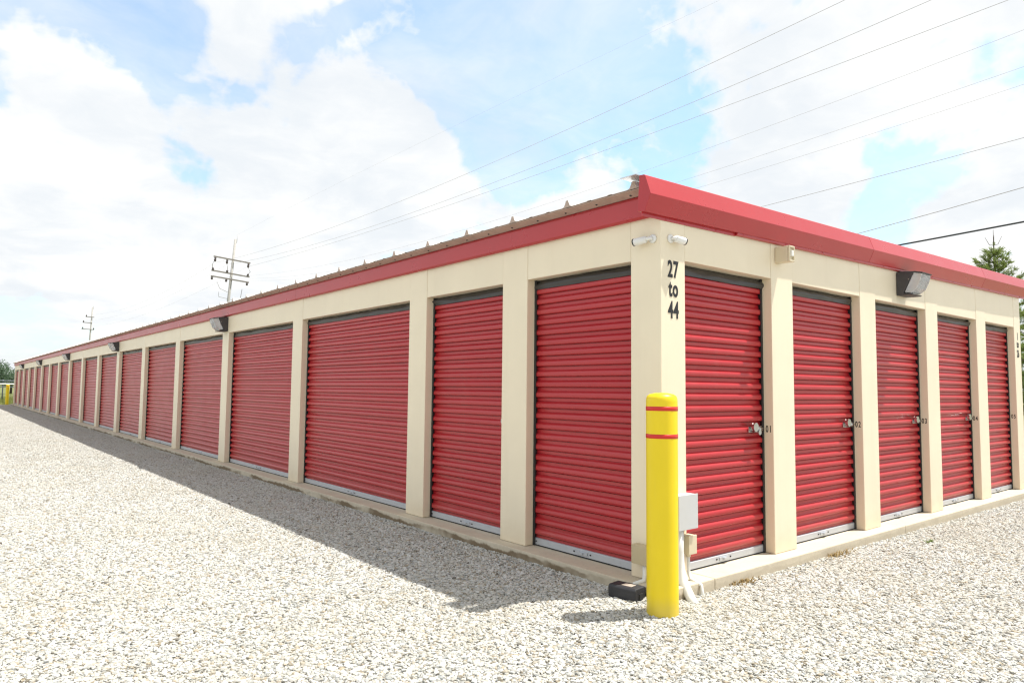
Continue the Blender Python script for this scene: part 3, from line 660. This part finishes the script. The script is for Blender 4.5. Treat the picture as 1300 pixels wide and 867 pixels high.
def span(a, b_, sag, r, label):
    a, b_ = Vector(a), Vector(b_)
    MB().tube([a.lerp(b_, k/24) - Vector((0, 0, sag*4*(k/24)*(1-k/24))) for k in range(25)], r*.6, 5).obj('power_line', 'wire_grey', label=label, cat='power line', group='wires between the two poles')
for dx, z, z2, x2, nm in ((-.6, 11.95, 13.1, 14.8, 'top'), (.4, 11.9, 12.1, 14.4, 'middle'), (2.2, 11.95, 11.0, 14.4, 'lowest')):
    span((P1[0]+dx, 60.2, z), (x2, 133, z2), 1.3, .008, 'faint wire between the two poles ending at the %s arm of the far pole' % nm)

# ------------------------------------------------------------------ trees
def conifer(loc, H, r0, label, seed, mt='needles', gap=.0, nb=1.0):
    rnd = random.Random(seed); e = empty('pine_tree', loc, label, 'tree', 'trees behind the building')
    MB().tube([(0, 0, -.3), (0, 0, H*.3), (.02, 0, H*.75), (0, 0, H-.55)], [.16, .12, .05, .022], 8).obj('trunk', 'bark', e)
    V = []; Fc = []; br = MB()
    def needle_clump(c, d, ln, n):
        for _ in range(n):
            a = (d*1.1 + Vector((rnd.gauss(0, .55), rnd.gauss(0, .55), rnd.gauss(.12, .5)))).normalized()
            s = a.cross(Vector((rnd.gauss(0, 1), rnd.gauss(0, 1), rnd.gauss(0, 1)))).normalized()*.011
            p = c + Vector((rnd.gauss(0, .03), rnd.gauss(0, .03), rnd.gauss(0, .03))); q = p + a*ln*rnd.uniform(.6, 1.2); b0 = len(V)
            V.extend([tuple(p-s), tuple(p+s), tuple(q+s*.3), tuple(q-s*.3)]); Fc.append((b0, b0+1, b0+2, b0+3))
    z = H-.95; k = 0
    while z > H*.12:
        t_ = (H-z)/H; rad = r0*min(1, t_*1.75)**.85*rnd.uniform(.8, 1.15)
        for j in range(rnd.randint(5, 7)):
            a = j*2*math.pi/6 + k*1.1 + rnd.uniform(-.35, .35); L = rad*rnd.uniform(.65, 1.12); up_ = .75-.55*min(1, t_*2)
            p = [Vector((math.cos(a)*L*s, math.sin(a)*L*s, z + up_*L*s*s + .1*L*s)) for s in (0, .35, .7, 1)]
            br.tube(p, [.025, .018, .012, .006], 5)
            m_ = max(5, int(L*17*nb))
            for i in range(m_):
                s = .18 + .85*i/m_; q_ = p[0].lerp(p[3], min(s, 1)); q_.z = z + up_*L*s*s + .1*L*s
                side = Vector((-math.sin(a), math.cos(a), 0))*rnd.gauss(0, .16*L*(1.15-s))
                d = Vector((math.cos(a), math.sin(a), .7)).normalized()
                needle_clump(q_+side+Vector((0, 0, rnd.gauss(.03, .07))), d, .17, 16)
        z -= rnd.uniform(.26, .4)*(1+.5*t_); k += 1
    # bare leader with its candles
    needle_clump(Vector((0, 0, H-.5)), Vector((0, 0, 1)), .12, 14)
    ld = MB(); ld.tube([(0, 0, H-.7), (0, 0, H-.3), (.01, 0, H+.12)], [.02, .014, .006], 6)
    for a in (.3, 1.9, 3.5, 5.0): ld.tube([(0, 0, H-.52), (.14*math.cos(a), .14*math.sin(a), H-.5), (.28*math.cos(a), .28*math.sin(a), H-.18)], [.014, .011, .006], 5)
    ld.obj('leader', 'bark', e)
    br.obj('branches', 'bark', e)
    me = bpy.data.meshes.new('crown'); me.from_pydata(V, [], Fc); me.materials.append(MATS[mt]); link('crown', me, e)
conifer((28.9, 6.3, -.2), 7.95, 1.8, 'young pine tree with bare leader showing above the gable trim', 3)
conifer((32.5, 4.6, -.2), 7.0, 2.2, 'bushy pine tree behind the far corner of the gable end', 5, 'needles_dark')
conifer((24.0, 3.6, -.2), 4.6, 2.0, 'low dense pine tree just past the corner marked 1 to 26', 8, 'needles')

def leafy(loc, H, rx, label, seed, n=5000, mt='leaves'):
    rnd = random.Random(seed); e = empty('leafy_tree', loc, label, 'tree', 'far trees beyond the fence')
    MB().tube([(0, 0, -.3), (.05, 0, H*.35), (0, .05, H*.7)], [.18, .12, .05], 8).obj('trunk', 'bark', e)
    V = []; Fc = []
    lobes = [(Vector((rnd.gauss(0, rx*.42), rnd.gauss(0, rx*.42), H*rnd.uniform(.4, .85))), rx*rnd.uniform(.3, .55)) for _ in range(14)]
    for _ in range(n):
        c, r_ = rnd.choice(lobes); d = Vector((rnd.gauss(0, 1), rnd.gauss(0, 1), rnd.gauss(0, 1))).normalized()
        p = c + d*r_*rnd.uniform(.55, 1.05); a = Vector((rnd.gauss(0, 1), rnd.gauss(0, 1), rnd.gauss(0, 1))).normalized(); b_ = a.orthogonal().normalized(); s = rnd.uniform(.07, .16)
        b0 = len(V); V.extend([tuple(p-a*s), tuple(p-b_*s*.5), tuple(p+a*s), tuple(p+b_*s*.5)]); Fc.append((b0, b0+1, b0+2, b0+3))
    me = bpy.data.meshes.new('crown'); me.from_pydata(V, [], Fc); me.materials.append(MATS[mt]); link('crown', me, e)
leafy((1.4, 118, -.2), 4.7, 2.8, 'round dark green tree far beyond the white rail', 1)
leafy((4.6, 126, -.2), 3.9, 2.6, 'low tree beside the round dark tree far beyond the rail', 2)
leafy((8.2, 134, -.2), 3.6, 3.0, 'low pale tree mass at the end of the far tree row', 4)
leafy((-3.6, 116, -.2), 4.6, 3.0, 'dark tree standing left of the round dark tree in the field', 6)

# white rail and tall grass beyond the yard
e = empty('metal_fence', (0, 62, -.16), 'low white and grey metal rail fence across the grass beyond the yard', 'fence')
for z, r_, mt in ((1.42, .05, 'rail_white'), (1.66, .045, 'rail_grey'), (1.2, .03, 'rail_grey')): MB().tube([(-14, 0, z), (9, 0, z)], r_, 8).obj('rail', mt, e)
for i in range(9): MB().tube([(-14+2.8*i, .08, 0), (-14+2.8*i, .08, 1.75)], .04, 8).obj('post', 'rail_grey', e)
rnd = random.Random(4); V = []; Fc = []
for _ in range(14000):
    x = rnd.uniform(-9, 6); y = 53.8 + rnd.random()**1.5*22; h = rnd.uniform(.12, .42)*(1.0 if y > 56 else .55)*(1.9 if noise.noise((x*.5, y*.5, 0)) > .15 else 1)
    a = rnd.uniform(0, 6.28); s = Vector((math.cos(a), math.sin(a), 0))*.02; b0 = len(V); p = Vector((x, y, -.17)); tip = p + Vector((rnd.gauss(0, .12), rnd.gauss(0, .12), h))
    V.extend([tuple(p-s), tuple(p+s), tuple(tip)]); Fc.append((b0, b0+1, b0+2))
me = bpy.data.meshes.new('tall_grass'); me.from_pydata(V, [], Fc); me.materials.append(MATS['tall_grass'])
link('tall_grass', me, kind='stuff', label='rough yellow green grass beyond the end of the gravel yard', cat='grass')

# weeds at the foot of the slab
def weed(loc, n, h, r_, mt, label, seed):
    rnd = random.Random(seed); V = []; Fc = []
    for _ in range(n):
        a = rnd.uniform(0, 6.28); p = Vector((rnd.gauss(0, r_), rnd.gauss(0, r_*.35), 0)); tip = p + Vector((math.cos(a)*h*.8, math.sin(a)*h*.8, h*rnd.uniform(.4, 1)))
        s = Vector((-math.sin(a), math.cos(a), 0))*.004; m_ = (p+tip)*.5 + Vector((0, 0, h*.2)); b0 = len(V)
        V.extend([tuple(p-s), tuple(p+s), tuple(m_+s), tuple(m_-s), tuple(tip)]); Fc.extend([(b0, b0+1, b0+2, b0+3), (b0+3, b0+2, b0+4)])
    me = bpy.data.meshes.new('weed_tuft'); me.from_pydata(V, [], Fc); me.materials.append(MATS[mt])
    link('weed_tuft', me, None, loc, label=label, cat='weed')
weed((2.06, -.15, gz(2.06, -.15)+.003), 90, .04, .09, 'weed_dry', 'wider dry brown weed tuft at the slab foot below the second door from the corner', 1)
weed((.72, -.15, gz(.72, -.15)+.003), 70, .03, .07, 'weed_dry', 'small dry moss tuft at the slab foot nearest the electrical boxes', 2)
weed((3.2, -.41, gz(3.2, -.41)+.004), 26, .035, .03, 'weed_green', 'tiny green weed growing alone in the gravel', 3)
